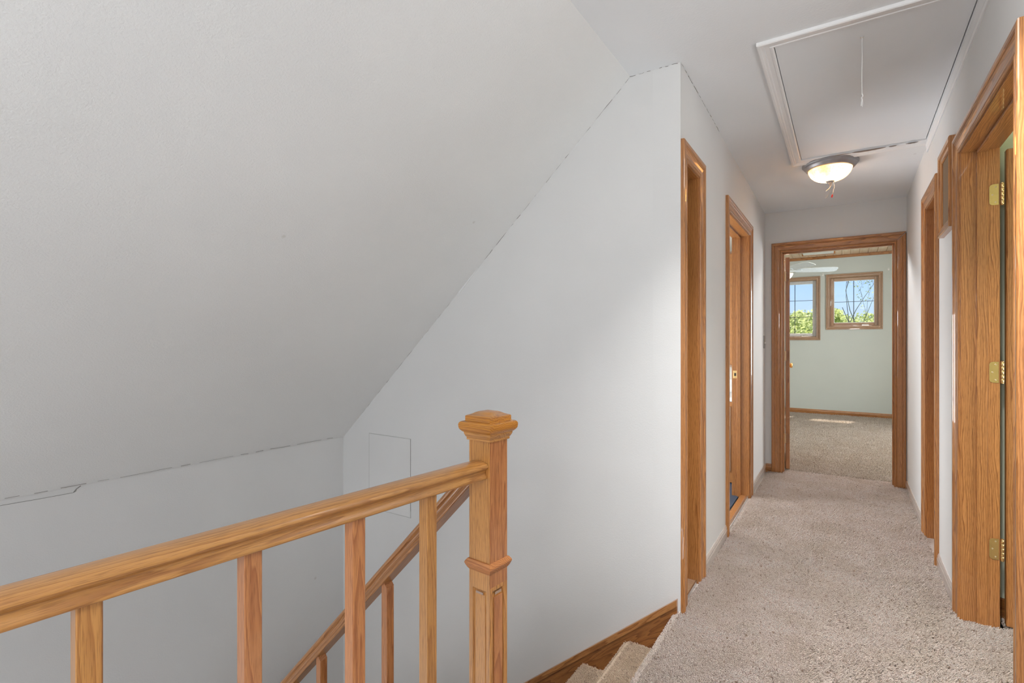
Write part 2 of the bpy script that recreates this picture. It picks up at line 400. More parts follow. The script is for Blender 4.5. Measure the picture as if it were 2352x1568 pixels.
pile('stair_carpet_pile', pm, stairs, CARPS, 60000, .72, 1.0, 4)

# ---------------------------------------------------------------- trim profiles
CAS = [(0, 0), (0, .006), (.002, .0095), (.006, .0112), (.010, .0100), (.0120, .0065), (.0145, .0065), (.017, .0095), (.021, .0098), (.034, .0100), (.046, .0125), (.0525, .0160), (.0545, .0135), (.0570, .0135), (.0590, .0170), (.0640, .0195), (.077, .0195), (.0815, .0175), (.083, .014), (.083, 0)]
def scl(prof, w): return [(a * w / .083, b) for a, b in prof]
def leg(fr, s, side, z0, zt, prof, mitre_b=False):
    """vertical moulding whose inner edge is at s; side -1 or +1 is the way outwards"""
    return MB().loft([[fr(s + side * a, b, z0 - (a if mitre_b else 0)) for a, b in prof], [fr(s + side * a, b, zt + a) for a, b in prof]])
def head(fr, s0, s1, z, prof, up=1):
    return MB().loft([[fr(s0 - a, b, z + up * a) for a, b in prof], [fr(s1 + a, b, z + up * a) for a, b in prof]])
def axis_of(fr): return 'Y' if abs(fr.a.y) > .7 else 'X'
def door_set(name, fr, o, t=.125, wl_=.083, wr_=.083, stop_at=None, room_casing=False, tone='oak', z0=-.012):
    s0, s1 = o; ax = axis_of(fr); root = sroot(name, fr((s0 + s1) / 2, 0, 0))
    rv = .005
    part('door_casing', leg(fr, s0 - rv, -1, z0, H + rv, scl(CAS, wl_)), oak('Z', tone), root)
    part('door_casing', leg(fr, s1 + rv, 1, z0, H + rv, scl(CAS, wr_)), oak('Z', tone), root)
    pr = CAS
    hd = MB().loft([[fr(s0 - rv - a * wl_ / .083, b, H + rv + a) for a, b in pr], [fr(s1 + rv + a * wr_ / .083, b, H + rv + a) for a, b in pr]])
    part('head_casing', hd, oak(ax, tone), root)
    part('door_jamb', MB().box(s0 - J, s0, -t - .001, .001, z0, H + J, fr), oak('Z', tone), root)
    part('door_jamb', MB().box(s1, s1 + J, -t - .001, .001, z0, H + J, fr), oak('Z', tone), root)
    part('head_jamb', MB().box(s0, s1, -t - .001, .001, H, H + J, fr), oak(ax, tone), root)
    if stop_at:
        a, b = stop_at
        part('door_stop', MB().bbox(s0, s0 + .011, -b, -a, z0, H, .002, fr), oak('Z', tone), root)
        part('door_stop', MB().bbox(s1 - .011, s1, -b, -a, z0, H, .002, fr), oak('Z', tone), root)
        part('door_stop', MB().bbox(s0 + .011, s1 - .011, -b, -a, H - .011, H, .002, fr), oak(ax, tone), root)
    if room_casing:
        g = Frame((fr.o - fr.n * t)[:2], fr.a[:2], (-fr.n)[:2])
        part('door_casing', leg(g, s0 - rv, -1, z0, H + rv, CAS), oak('Z', tone), root)
        part('door_casing', leg(g, s1 + rv, 1, z0, H + rv, CAS), oak('Z', tone), root)
        part('head_casing', head(g, s0 - rv, s1 + rv, H + rv, CAS), oak(ax, tone), root)
    return root
d1 = door_set('door_1', FL, L1)
d2 = door_set('door_2', FL, L2, stop_at=(.060, .088))
d3 = door_set('door_3', FR, R1, stop_at=(.050, .086), room_casing=False)
d4 = door_set('door_4', FR, R2, tone='oak')
d5 = door_set('door_5', FE, E1, wr_=.074, stop_at=(.045, .083))
# thresholds of the two left doorways
part('threshold', MB().bbox(L1[0], L1[1], -.60, -.012, -.012, .006, .003, FL), oak('X', 'pale'), d1)
part('carpet_bar', MB().bbox(L1[0], L1[1], -.012, -.006, -.012, .009, .001, FL), STEEL, d1)
part('threshold', MB().bbox(L2[0], L2[1], -.064, -.018, -.012, .010, .004, FL), oak('Y', 'oak'), d2)
part('carpet_bar', MB().bbox(L2[0], L2[1], -.018, -.004, -.012, .010, .001, FL), STEEL, d2)
# closet shells behind the narrow openings
def shell(name, x0, x1, y0, y1, z1, mat, faces, z0=-.1, t=.04):
    mb = MB()
    if 'x0' in faces: mb.box(x0 - t, x0, y0 - t, y1 + t, z0, z1)
    if 'x1' in faces: mb.box(x1, x1 + t, y0 - t, y1 + t, z0, z1)
    if 'y0' in faces: mb.box(x0, x1, y0 - t, y0, z0, z1)
    if 'y1' in faces: mb.box(x0, x1, y1, y1 + t, z0, z1)
    if 'z1' in faces: mb.box(x0, x1, y0, y1, z1, z1 + t)
    if 'z0' in faces: mb.box(x0, x1, y0, y1, z0 - t, z0)
    return struct(name, mb, mat)
shell('wall_closet_left', -1.36, -.765, 2.44, 2.80, 2.5, WALL, ('x0', 'y1', 'z1'))
shell('wall_closet_right', .55, 1.2, 3.5, 4.3, 2.5, WALL, ('x1', 'y0', 'y1', 'z1', 'z0'))
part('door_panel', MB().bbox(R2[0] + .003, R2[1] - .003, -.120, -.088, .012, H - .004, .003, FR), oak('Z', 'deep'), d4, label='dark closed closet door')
# side room on the right and bathroom on the left
shell('wall_side_room', .545, 3.1, .60, 3.078, 2.44, OLIVEW, ('x1', 'y0', 'y1', 'z1'))
struct('wall_side_room_hall', MB().box(.545, .555, .6, R1[0] - .02, -.1, 2.44).box(.545, .555, R1[0] - .02, 3.08, 2.06, 2.44), OLIVEW)
struct('baseboard_side_room', MB().bbox(.56, 3.1, 3.066, 3.078, -.01, .085, .003), oak('X', 'deep'))
shell('wall_bathroom', -2.3, -.775, 2.95, 5.22, 2.44, BATHW, ('x0', 'y0', 'y1', 'z1'))
struct('floor_bathroom', MB().box(-2.3, -.72, 2.95, 5.22, -.1, -.004), plain('blue_vinyl', (.035, .075, .13), .35))

# ---------------------------------------------------------------- baseboards
BP = [(0, 0), (.011, 0), (.011, .052), (.0085, .060), (.0085, .066), (.005, .076), (.003, .080), (0, .080)]
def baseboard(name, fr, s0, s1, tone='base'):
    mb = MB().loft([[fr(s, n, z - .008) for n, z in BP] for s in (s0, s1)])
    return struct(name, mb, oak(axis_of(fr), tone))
c = .089
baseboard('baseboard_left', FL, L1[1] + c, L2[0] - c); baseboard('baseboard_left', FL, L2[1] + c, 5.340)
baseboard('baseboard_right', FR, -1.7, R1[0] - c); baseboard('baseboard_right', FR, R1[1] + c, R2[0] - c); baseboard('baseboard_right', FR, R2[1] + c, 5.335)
baseboard('baseboard_end', FE, -.640, E1[0] - c, 'oak')
baseboard('baseboard_bedroom', FB, -2.6, 1.9, 'oak')

# ---------------------------------------------------------------- hinges, leaf of the right-hand door
def hinge(parent, base, u, n, ax_off, mat=BRASS, w=.030, h=.089, size=1.0, side=1):
    """leaf plate at base (centre of its outer edge), u along the leaf, n its normal, barrel at u*ax_off"""
    u = Vector(u).normalized(); n = Vector(n).normalized(); z = Vector((0, 0, 1)); b = Vector(base)
    r = .013; pts = []
    for (cx, cz, a0) in ((r, h / 2 - r, 90), (r, -h / 2 + r, 180)):
        for i in range(6):
            a = math.radians(a0 + 90 * i / 5); pts.append((cx + r * math.cos(a), cz + r * math.sin(a)))
    pts += [(w, -h / 2), (w, h / 2)]
    mb = MB().loft([[b + u * p + z * q + n * k for p, q in pts] for k in (0, .0022)])
    for k in range(5):
        z0 = -h / 2 + k * h / 5; mb.lathe(b + u * ax_off + n * .004 + z * (z0 + .0006), [(.0058, 0), (.0062, .0006), (.0062, h / 5 - .0018), (.0058, h / 5 - .0012)], 14)
    mb.lathe(b + u * ax_off + n * .004 + z * (-h / 2 - .004), [(.003, 0), (.0055, .002), (.0055, .004)], 12)
    mb.lathe(b + u * ax_off + n * .004 + z * (h / 2), [(.0055, 0), (.0055, .002), (.003, .004)], 12)
    o = part('hinge', mb, mat, parent, smooth=True)
    for p, q in ((.020, h / 2 - .012), (.010, 0), (.020, -h / 2 + .012)):
        part('screw', MB().lathe(b + u * p + z * q + n * .0018, [(.0032, 0), (.0032, .0007), (.0022, .0011), (.001, .0004)], 10, n), DBRASS, o)
    return o
jy = FR(R1[1], 0, 0).y
for zc in (1.842, 1.085, .332):
    hinge(d3, (.508, jy - .0005, zc), (1, 0, 0), (0, -1, 0), .041)
part('door_panel', MB().bbox(.563, 1.42, jy + .003, jy + .038, .008, H - .008, .004), oak('Z', 'oak'), d3, label='oak door leaf standing open')
# bedroom door leaf standing open, its hinges and knob
hy = 5.474; hxx = -.490; ang = math.radians(7.5)
du = Vector((-math.sin(ang), math.cos(ang), 0)); dn = Vector((math.cos(ang), math.sin(ang), 0)); hp = Vector((hxx, hy, 0))
FD = lambda s, n, z: hp + du * s + dn * n + Vector((0, 0, z))
leaf = part('door_panel', MB().bbox(0, .82, 0, .035, .012, H - .03, .003, FD), oak('Z', 'oak'), d5, label='oak door leaf standing open into bedroom')
kb = MB().lathe(FD(.755, .035, .960), [(.030, 0), (.031, .004), (.013, .009), (.011, .030), (.024, .040), (.028, .052), (.024, .062), (.004, .066)], 20, dn)
part('door_knob', kb, BRASS, leaf, smooth=True)
for zc in (1.83, 1.08, .30):
    mb = MB().box(0.000, .0015, -.006, .030, zc - .045, zc + .045, FD)
    mb.lathe(FD(-.004, -.007, zc - .047), [(.006, 0), (.006, .094)], 12)
    o = part('hinge', mb, DBRASS, leaf, smooth=False)
# strike plate on the far jamb of the bathroom doorway
sj = L2[1]
o = part('strike_plate', MB().bbox(sj - .0016, sj + .001, -.116, -.088, .925, .985, .0006, FL), BRASS, d2)
part('latch_hole', MB().box(sj - .0022, sj - .0016, -.108, -.094, .943, .967, FL), DARK, o)
for zz in (.933, .977): part('screw', MB().lathe(FL(sj - .0016, -.101, zz), [(.003, 0), (.003, .0008), (.001, .001)], 10, -FL.a), DBRASS, o)

# ---------------------------------------------------------------- bathroom vanity seen through the gap
vt = thing('vanity', 'oak bathroom vanity with white counter seen through the second left doorway', 'cabinet', (-1.15, 4.9, 0))
part('cabinet_body', MB().bbox(-1.6, -.80, 4.72, 5.21, 0, .70, .004), oak('Z', 'oak'), vt)
for x0 in (-1.58, -1.20): part('door', MB().bbox(x0, x0 + .36, 4.70, 4.72, .10, .66, .006), oak('Z', 'pale'), vt)
part('counter_top', MB().bbox(-1.62, -.79, 4.69, 5.215, .70, .735, .006), WHITE, vt)
part('backsplash', MB().bbox(-1.62, -.79, 5.19, 5.215, .735, .86, .004), WHITE, vt)
mc = thing('medicine_cabinet', 'oak wall cabinet hanging above the bathroom counter', 'cabinet', (-1.1, 5.15, 1.0))
part('cabinet_body', MB().bbox(-1.4, -.80, 5.08, 5.215, .98, 2.05, .004), oak('Z', 'pale'), mc)
part('door', MB().bbox(-1.39, -.81, 5.06, 5.08, 1.0, 2.03, .008), oak('Z', 'oak'), mc)

# ---------------------------------------------------------------- stair skirt board on the stair wall
sk = MB(); slope = .829
def skz(x, off): return .065 + (x + .632) * slope - off
x0, x1 = -2.93, -.640
sk.hexa([(x0, YS - .016, skz(x0, .46)), (x1, YS - .016, skz(x1, .36)), (x1, YS, skz(x1, .36)), (x0, YS, skz(x0, .46)), (x0, YS - .016, skz(x0, .036)), (x1, YS - .016, skz(x1, .036)), (x1, YS, skz(x1, .036)), (x0, YS, skz(x0, .036))])
M = Matrix.Rotation(-math.atan(slope), 4, 'Y')
def stair_board(name, z_lo, z_hi, y0, y1, mat, parent=None, **kw):
    L = (x1 - x0) / math.cos(math.atan(slope)); m = MB(); a = math.atan(slope)
    xi = Vector((x1, 0, skz(x1, 0)))
    # local x runs up the stair; end cut plumb at the hall corner
    lo, hi = z_lo * math.cos(a), z_hi * math.cos(a)
    pts = [(-L, lo), (lo * math.tan(a), lo), (hi * math.tan(a), hi), (-L, hi)]
    m.loft([[(p, y, q) for p, q in pts] for y in (y0, y1)])
    T = Matrix.Translation(xi) @ M
    return rpart(name, m, mat, T, parent, **kw)
skr = sroot('trim_stair_skirt', (-1.7, YS, -1.0))
b1 = stair_board('skirt_board', -.42, -.030, YS - .014, YS - .0005, oak('X', 'deep'), skr)
b2 = stair_board('skirt_cap', -.030, 0, YS - .019, YS - .0005, oak('X', 'oak'), skr)

# ---------------------------------------------------------------- balustrade
phi = math.radians(5.3); gd = Vector((-math.sin(phi), -math.cos(phi), 0)); ed = Vector((-math.cos(phi), math.sin(phi), 0))
NC = Vector((-.845, 1.168, 0))
RM = Matrix.Rotation(-phi, 4, 'Z')
nw = thing('newel_post', 'square oak newel post with moulded cap at the top of the stairs', 'post', NC)
def sq(r, z): return [(-r, -r, z), (r, -r, z), (r, r, z), (-r, r, z)]
hw = .0376
def nmat(name, mb, mat, **kw): return rpart(name, mb, mat, Matrix.Translation(NC) @ RM, nw, **kw)
# shaft with recessed panels in its lower half
sh = MB(); sh.loft([sq(hw, .54), sq(hw, .95)])
zb, zt_, ins, dep = -.19, .54, .0125, .007
for k in range(4):
    R = Matrix.Rotation(k * math.pi / 2, 3, 'Z')
    P = lambda x, z, d: R @ Vector((x, -hw + d, z))
    o_ = [P(-hw, zb, 0), P(hw, zb, 0), P(hw, zt_, 0), P(-hw, zt_, 0)]; w = hw - ins
    i1 = [P(-w, zb + .1, 0), P(w, zb + .1, 0), P(w, zt_ - .006, 0), P(-w, zt_ - .006, 0)]
    i2 = [P(-w + .004, zb + .1, dep), P(w - .004, zb + .1, dep), P(w - .004, zt_ - .012, dep), P(-w + .004, zt_ - .012, dep)]
    i3 = [P(-w + .007, zb + .1, dep * .5), P(w - .007, zb + .1, dep * .5), P(w - .007, zt_ - .02, dep * .5), P(-w + .007, zt_ - .02, dep * .5)]
    vs = o_ + i1 + i2 + i3; fs = []
    for a in range(3):
        for j in range(4): fs.append((a * 4 + j, a * 4 + (j + 1) % 4, a * 4 + 4 + (j + 1) % 4, a * 4 + 4 + j))
    fs.append((12, 13, 14, 15)); sh.add(vs, fs)
nmat('post_shaft', sh, oak('Z', 'gold'))
for k, tn in ((0, 'gold'), (1, 'red')):
    R = Matrix.Rotation(k * math.pi / 2, 3, 'Z')
    m = MB().box(-.013, .013, -hw + .0005, -hw + .0022, .521, .527, lambda x, y, z: R @ Vector((x, y, z)))
    nmat('worn_edge', m, plain('worn_varnish', (.36, .25, .19), .7))
# the redder board on the hall side
R = Matrix.Rotation(math.pi / 2, 3, 'Z')
nmat('face_board', MB().box(-hw + .001, hw - .001, -hw - .0007, -hw + .001, .545, .944, lambda x, y, z: R @ Vector((x, y, z))), oak('Z', 'red'), label='redder oak face board')
nmat('face_board', MB().box(-.0175, .0175, -hw + .0004, -hw + .003, -.10, .515, lambda x, y, z: R @ Vector((x, y, z))), oak('Z', 'red'), label='redder oak inset panel')
col = MB().loft([sq(hw + .0005, .612), sq(hw + .004, .611), sq(hw + .0095, .603), sq(hw + .0100, .599), sq(hw + .0075, .593), sq(hw + .0040, .586), sq(hw + .0005, .581)])
nmat('collar_moulding', col, oak('X', 'red'))
mo = MB().loft([sq(hw + .0005, .9425), sq(.0425, .9425), sq(.0430, .946), sq(.0425, .949), sq(.0445, .951), sq(.0475, .957), sq(.0485, .960), sq(.0485, .9645)])
nmat('neck_moulding', mo, oak('X', 'gold'))
cp = [(.046, .964), (.0505, .9645)]
for i in range(6):
    a = i / 5; cp.append((.0505 + .0085 * math.sin(a * math.pi / 2), .9645 + .013 * a))
for i in range(1, 8):
    a = math.radians(90 * i / 7); cp.append((.0590 - .011 * (1 - math.cos(a)) + .002 * math.sin(2 * a), .9795 + .0155 * math.sin(a)))
cp += [(.0460, .9965), (.0457, .9970), (.0457, 1.0085), (.0435, 1.0105), (.037, 1.0125), (.031, 1.0150), (.025, 1.0185), (.0185, 1.0210), (.0005, 1.0235)]
nmat('cap', MB().loft([sq(r, z) for r, z in cp]), oak('X', 'cap'), smooth=True)
# the S-shaped plug mark let into the hall face
sm = MB(); R = Matrix.Rotation(math.pi / 2, 3, 'Z')
def spt(t, off):
    zc = .893 - .030 * t; return (math.sin(t * math.pi * 2) * .0026 + off, zc)
pts = [spt(i / 14, -.0030) for i in range(15)] + [spt(i / 14, .0030) for i in range(14, -1, -1)]
pts.append(pts[0])
sm.tube([R @ Vector((x - .004, -hw - .0007, z - .012)) for x, z in pts], .00035, 5)
nmat('plug_mark', sm, plain('mark_line', (.30, .15, .07), .6), label='S-shaped outline let into the wood')

HP = [(0, 0), (.0265, 0), (.0285, .002), (.0290, .005), (.0275, .009), (.0250, .012), (.0235, .017), (.0240, .022), (.0270, .0265), (.0310, .0285), (.0335, .0315), (.0340, .0350), (.0325, .0390), (.0280, .0425), (.0180, .0458), (.0, .0470)]
HPR = HP + [(-a, b) for a, b in HP[-2:0:-1]]
gb = thing('gallery_balustrade', 'level oak guard rail with square balusters running from the newel post to the left', 'railing', (-.93, .3, 0))
T = Matrix.Translation(Vector((*(NC + gd * (hw + .001))[:2], .8415))) @ Matrix.Rotation(math.atan2(gd.y, gd.x), 4, 'Z')
rpart('handrail', MB().loft([[(x, a, b) for a, b in HPR] for x in (0, 2.75)]), oak('X', 'gold'), T, gb, smooth=True)
def square_baluster(parent, c2, ztop, zbot, w, tone, slant=0, dirv=None, name='baluster'):
    h = w / 2; cc = .0018
    ring = [(-h + cc, -h), (h - cc, -h), (h, -h + cc), (h, h - cc), (h - cc, h), (-h + cc, h), (-h, h - cc), (-h, -h + cc)]
    L = ztop - zbot
    m = MB().loft([[(x, y, 0) for x, y in ring], [(x, y, L - x * slant) for x, y in ring]])
    return rpart(name, m, oak('Z', tone), Matrix.Translation((c2[0], c2[1], zbot)) @ RM, parent)
def on_line(px, p0, d):
    k = (px - 1176) / 1176; s, c_ = math.sin(.58), math.cos(.58)
    # solve x = p0+d t lying on the vertical plane through the viewer with slope k
    nx, ny = c_ + k * s, s - k * c_
    return p0 + d * (-(p0.x * nx + p0.y * ny) / (d.x * nx + d.y * ny))
for px, tn in ((983, 'gold'), (815.5, 'red'), (573.5, 'red'), (199.5, 'gold')):
    p = on_line(px, NC, gd); square_baluster(gb, p, .842, -.01, .0315, tn)
last = on_line(199.5, NC, gd)
for i in range(1, 6): square_baluster(gb, last + gd * .225 * i, .842, -.01, .0315, 'gold')
part('shoe_rail', MB().box(-.035, .035, 0, 2.7, -.012, .004, lambda x, y, z: NC + gd * (y + hw) + ed * x + Vector((0, 0, z))), oak('Y', 'gold'), gb)
# falling rail
sb = thing('stair_balustrade', 'falling oak stair rail with square balusters below the newel post', 'railing', (-1.5, 1.2, -1.0))
sl = .99; al = math.atan(sl); rx = NC + ed * hw
zn = .811 + .99 * .005
dl = Vector((ed.x * math.cos(al), ed.y * math.cos(al), -math.sin(al)))
ym = Vector((ed.y, -ed.x, 0)); zm = dl.cross(ym); zm = -zm if zm.z < 0 else zm
T = Matrix((( dl.x, ym.x, zm.x, rx.x), (dl.y, ym.y, zm.y, rx.y), (dl.z, ym.z, zm.z, zn), (0, 0, 0, 1)))
ta = math.tan(al)
rpart('handrail', MB().loft([[(b * ta if e == 0 else 2.7, a, b) for a, b in HPR] for e in (0, 1)]), oak('X', 'oak'), T, sb, smooth=True)
bal_px = [(890.5, 'red'), (739, 'gold'), (678, 'gold')]
ts = [(on_line(px, NC, ed) - NC).dot(ed) for px, _ in bal_px]
spac = (ts[1] - ts[0]) / 2
tl = [ts[0] - spac, ts[0], ts[0] + spac, ts[1]] + [ts[1] + (ts[2] - ts[1]) * i for i in range(1, 8)]
for i, t in enumerate(tl):
    if t < .08 : continue
    p = NC + ed * t; zt2 = zn - (t - hw) * sl + .002
    kx = int((NX - p.x) / RUN); zbot = -.01 - RISE * kx
    square_baluster(sb, p, zt2, zbot, .030, 'red' if i % 2 else 'gold', slant=sl)
part('closed_stringer', MB().hexa([Vector(q) for q in [
    (-.91, 1.185, -.48), (-.91, 1.215, -.48), (-2.9, 1.41, -2.2), (-2.9, 1.38, -2.2), (-.91, 1.185, -.05), (-.91, 1.215, -.05), (-2.9, 1.41, -1.70), (-2.9, 1.38, -1.70)]]), oak('X', 'oak'), sb)

# ---------------------------------------------------------------- attic hatch
hl = sroot('trim_attic_hatch', (0, 3.2, 2.46))
HC = [(0, 0), (0, .006), (.006, .010), (.012, .010), (.015, .0075), (.032, .0085), (.036, .012), (.044, .0125), (.048, .015), (.056, .0155), (.060, .013), (.060, 0)]
def cpt(x, y, d): return Vector((x, y, CZ(x, y) - d))
part('hatch_moulding', MB().loft([[cpt(hx0 - a, hy0 - a, b) for a, b in HC], [cpt(hx0 - a, hy1 + a * 1.45, b) for a, b in HC]]), TRIMW, hl)
part('hatch_moulding', MB().loft([[cpt(hx0 - a, hy0 - a, b) for a, b in HC], [cpt(hx1 + .02, hy0 - a, b) for a, b in HC]]), TRIMW, hl)
part('hatch_moulding', MB().loft([[cpt(hx0 - a, hy1 + a * 1.45, b) for a, b in HC], [cpt(hx1 + .02, hy1 + a * 1.45, b) for a, b in HC]]), TRIMW, hl)
part('hatch_moulding', MB().loft([[FR(s, b, CZ(.4, s) - .058 + a) for a, b in [(0, 0), (0, .006), (.008, .010), (.02, .008), (.045, .012), (.058, .012), (.058, 0)]] for s in (hy0 - .06, hy1 + .08)]), TRIMW, hl)
hp_ = MB(); g = .0025
vs = [(hx0 + g, hy0 + g), (hx1 - .004, hy0 + g), (hx1 - .004, hy1 - g), (hx0 + g, hy1 - g)]
hp_.hexa([cpt(x, y, -.001) for x, y in vs] + [cpt(x, y, -.02) for x, y in vs])
part('hatch_panel', hp_, HATCH, hl, label='flat painted hatch panel')
part('hatch_gap', MB().hexa([cpt(x, y, -.022) for x, y in ((hx0 - .01, hy0 - .01), (hx1 + .01, hy0 - .01), (hx1 + .01, hy1 + .01), (hx0 - .01, hy1 + .01))] + [cpt(x, y, -.05) for x, y in ((hx0 - .01, hy0 - .01), (hx1 + .01, hy0 - .01), (hx1 + .01, hy1 + .01), (hx0 - .01, hy1 + .01))]), DARK, hl)
# chipped paint along the far moulding
ch = MB(); random.seed(3)
def chip(x0, x1, w, y):
    n = 14; a = []; b_ = []
    for i in range(n + 1):
        x = x0 + (x1 - x0) * i / n; e = math.sin(math.pi * i / n) ** .6
        a.append(cpt(x, y - .004, .0112)); b_.append(cpt(x, y - .004 + (w * e + random.uniform(0, .003)) , .0122))
    base = len(ch.v); ch.v += a + b_
    for i in range(n): ch.f.append((base + i, base + i + 1, base + n + 2 + i, base + n + 1 + i))
chip(.02, .20, .020, hy1); chip(.215, .255, .012, hy1); chip(.30, .36, .012, hy1); chip(-.10, .02, .006, hy1)
part('chipped_paint', ch, plain('bare_brown', (.20, .15, .12), .8), hl)
cord = thing('pull_cord', 'thin white pull cord with frayed knot hanging from the attic hatch', 'cord', (.05, 2.544, 2.465))
z0 = CZ(.05, 2.54) + .001
part('cord', MB().tube([(.05, 2.544, z0), (.0505, 2.545, z0 - .09), (.0495, 2.544, z0 - .17), (.050, 2.5445, z0 - .235)], .0014, 6), WHITE, cord)
kt = MB(); random.seed(5)
kt.tube([(.050, 2.5445, z0 - .235), (.053, 2.544, z0 - .245), (.048, 2.544, z0 - .252), (.051, 2.545, z0 - .262)], .0022, 6)
kt.tube([(.051, 2.545, z0 - .255), (.048, 2.544, z0 - .27), (.0465, 2.544, z0 - .285)], .0016, 5).tube([(.051, 2.545, z0 - .255), (.052, 2.544, z0 - .275), (.050, 2.544, z0 - .290)], .0013, 5)
part('frayed_knot', kt, WHITE, cord)
part('screw_eye', MB().lathe((.05, 2.544, z0 - .004), [(.006, 0), (.007, .003)], 12), STEEL, cord)

# ---------------------------------------------------------------- hall ceiling lamp
LX, LY = -.10, 4.125; LZ = CZ(LX, LY)
lp = thing('ceiling_lamp', 'flush ceiling lamp with amber glass bowl, grey metal rim and dangling wires', 'lamp', (LX, LY, LZ))
rim = [(.100, 0), (.163, 0), (.168, -.004), (.168, -.012), (.163, -.017), (.158, -.020), (.156, -.027), (.150, -.032), (.146, -.040), (.140, -.044), (.134, -.046), (.128, -.046), (.128, -.036), (.10, -.030)]
part('metal_rim', MB().lathe((LX, LY, LZ), [(r, z) for r, z in rim], 48), PEWTER, lp, smooth=True)
gm, nt, b = new_mat('amber_glass')  # translucent glass lit from within
tc = N(nt, 'ShaderNodeTexCoord'); vo = N(nt, 'ShaderNodeTexVoronoi', Scale=55.0, _feature='F1'); no = N(nt, 'ShaderNodeTexNoise', Scale=9.0, Detail=3.0)
nt.links.new(tc.outputs['Object'], vo.inputs['Vector']); nt.links.new(tc.outputs['Object'], no.inputs['Vector'])
r1 = ramp(nt, no.outputs[0], [(.35, (.95, .50, .15)), (.62, (1.0, .74, .40))]); r2 = ramp(nt, vo.outputs['Distance'], [(.2, (.85, .8, .72)), (.6, (1, 1, 1))])
colr = mixc(nt, 1.0, r1.outputs[0], r2.outputs[0], 'MULTIPLY')
nt.links.new(colr, b.inputs['Base Color']); b.inputs['Roughness'].default_value = .3
nt.links.new(colr, b.inputs['Emission Color']); b.inputs['Emission Strength'].default_value = .35
b.inputs['Transmission Weight'].default_value = .0
tr = N(nt, 'ShaderNodeBsdfTranslucent'); nt.links.new(colr, tr.inputs[0]); mx = N(nt, 'ShaderNodeMixShader', Fac=.65)
nt.links.new(b.outputs[0], mx.inputs[1]); nt.links.new(tr.outputs[0], mx.inputs[2]); nt.links.new(mx.outputs[0], nt.nodes['Material Output'].inputs[0])
bowl = [(.131 * math.cos(math.radians(a)) ** .85 if a < 90 else 0.002, -.036 - .092 * math.sin(math.radians(a))) for a in range(0, 91, 9)]
bm_ = MB(); bl = [(r, z) for r, z in bowl]; inn = [(max(r - .004, .001), z + .004) for r, z in bowl[::-1]]
seg = 40; rings = [[Vector((LX + r * math.cos(2 * math.pi * i / seg), LY + r * math.sin(2 * math.pi * i / seg), LZ + z)) for i in range(seg)] for r, z in bl]
bm_.loft(rings, caps=False)
part('glass_bowl', bm_, gm, lp, smooth=True)
part('finial', MB().lathe((LX, LY, LZ - .122), [(.026, 0), (.027, -.004), (.020, -.011), (.012, -.015), (.012, -.019), (.009, -.021), (.009, -.026), (.006, -.028), (.006, -.034), (.002, -.037)], 20), PEWTER, lp, smooth=True)
fz = LZ - .130
rt = Vector((math.cos(.58), math.sin(.58), 0))
def wire(pts, r, mat, name='wire'):
    return part(name, MB().tube([Vector((LX, LY, fz)) + rt * a + Vector((0, 0, b)) for a, b in pts], r, 6), mat, lp, smooth=True)
wire([(.018, .002), (.010, -.020), (-.004, -.044), (-.022, -.058), (-.028, -.064)], .0022, WHITE)
wire([(.022, .0), (.030, -.020), (.030, -.040), (.024, -.052), (.022, -.074)], .0022, WHITE)
wire([(.008, -.018), (.022, -.034), (.026, -.050), (.022, -.070), (.018, -.086)], .0016, PEWTER)
wire([(.024, .002), (.040, .010), (.056, .016)], .0022, WHITE)
wire([(-.032, -.112), (-.020, -.098), (-.006, -.078), (.004, -.062)], .0009, PEWTER)
wire([(.016, -.088), (.012, -.106)], .0048, plain('red_nut', (.55, .02, .02), .4), 'wire_nut')
for da in (0.0, 2.1, 4.2):
    light('bulb', 'POINT', (LX + .055 * math.cos(da - .9), LY + .055 * math.sin(da - .9), LZ - .062), .9, (1, .80, .56), shadow_soft_size=.022)
# standing lamp added behind the camera to light the scene
fo = thing('added_floor_lamp', 'slim standing lamp added behind the viewer for light', 'lamp', (-.22, -.48, 0))
part('base', MB().lathe((-.22, -.48, -.008), [(.13, 0), (.13, .012), (.03, .025)], 28), PEWTER, fo, smooth=True)
part('pole', MB().lathe((-.22, -.48, .01), [(.010, 0), (.010, 1.48)], 12), PEWTER, fo)
light('fill_point', 'POINT', (-.22, -.48, 1.62), 17.5, (.96, .975, 1), shadow_soft_size=.14)  # added point light, placed by the newel's shadow on the stair wall
# a flush lamp added above the frame to light carpet and slope
PX2, PY2 = .10, 1.45; PZ2 = CZ(PX2, PY2)
l2 = thing('ceiling_lamp', 'added flush ceiling lamp over the head of the stairs, out of view', 'lamp', (PX2, PY2, PZ2))
part('metal_rim', MB().lathe((PX2, PY2, PZ2), [(r, z) for r, z in rim], 40), PEWTER, l2, smooth=True)
light('fill_panel', 'AREA', (PX2, PY2, PZ2 - .05), 16, (1, .985, .96), aim=(.05, .30, -1), shape='DISK', size=.26, spread=math.radians(92))  # added disk light aimed down at the near carpet
light('bulb', 'POINT', (PX2 - .05, PY2, PZ2 - .17), 4.5, (1, .98, .95), shadow_soft_size=.12)  # added fill for the top of the slope

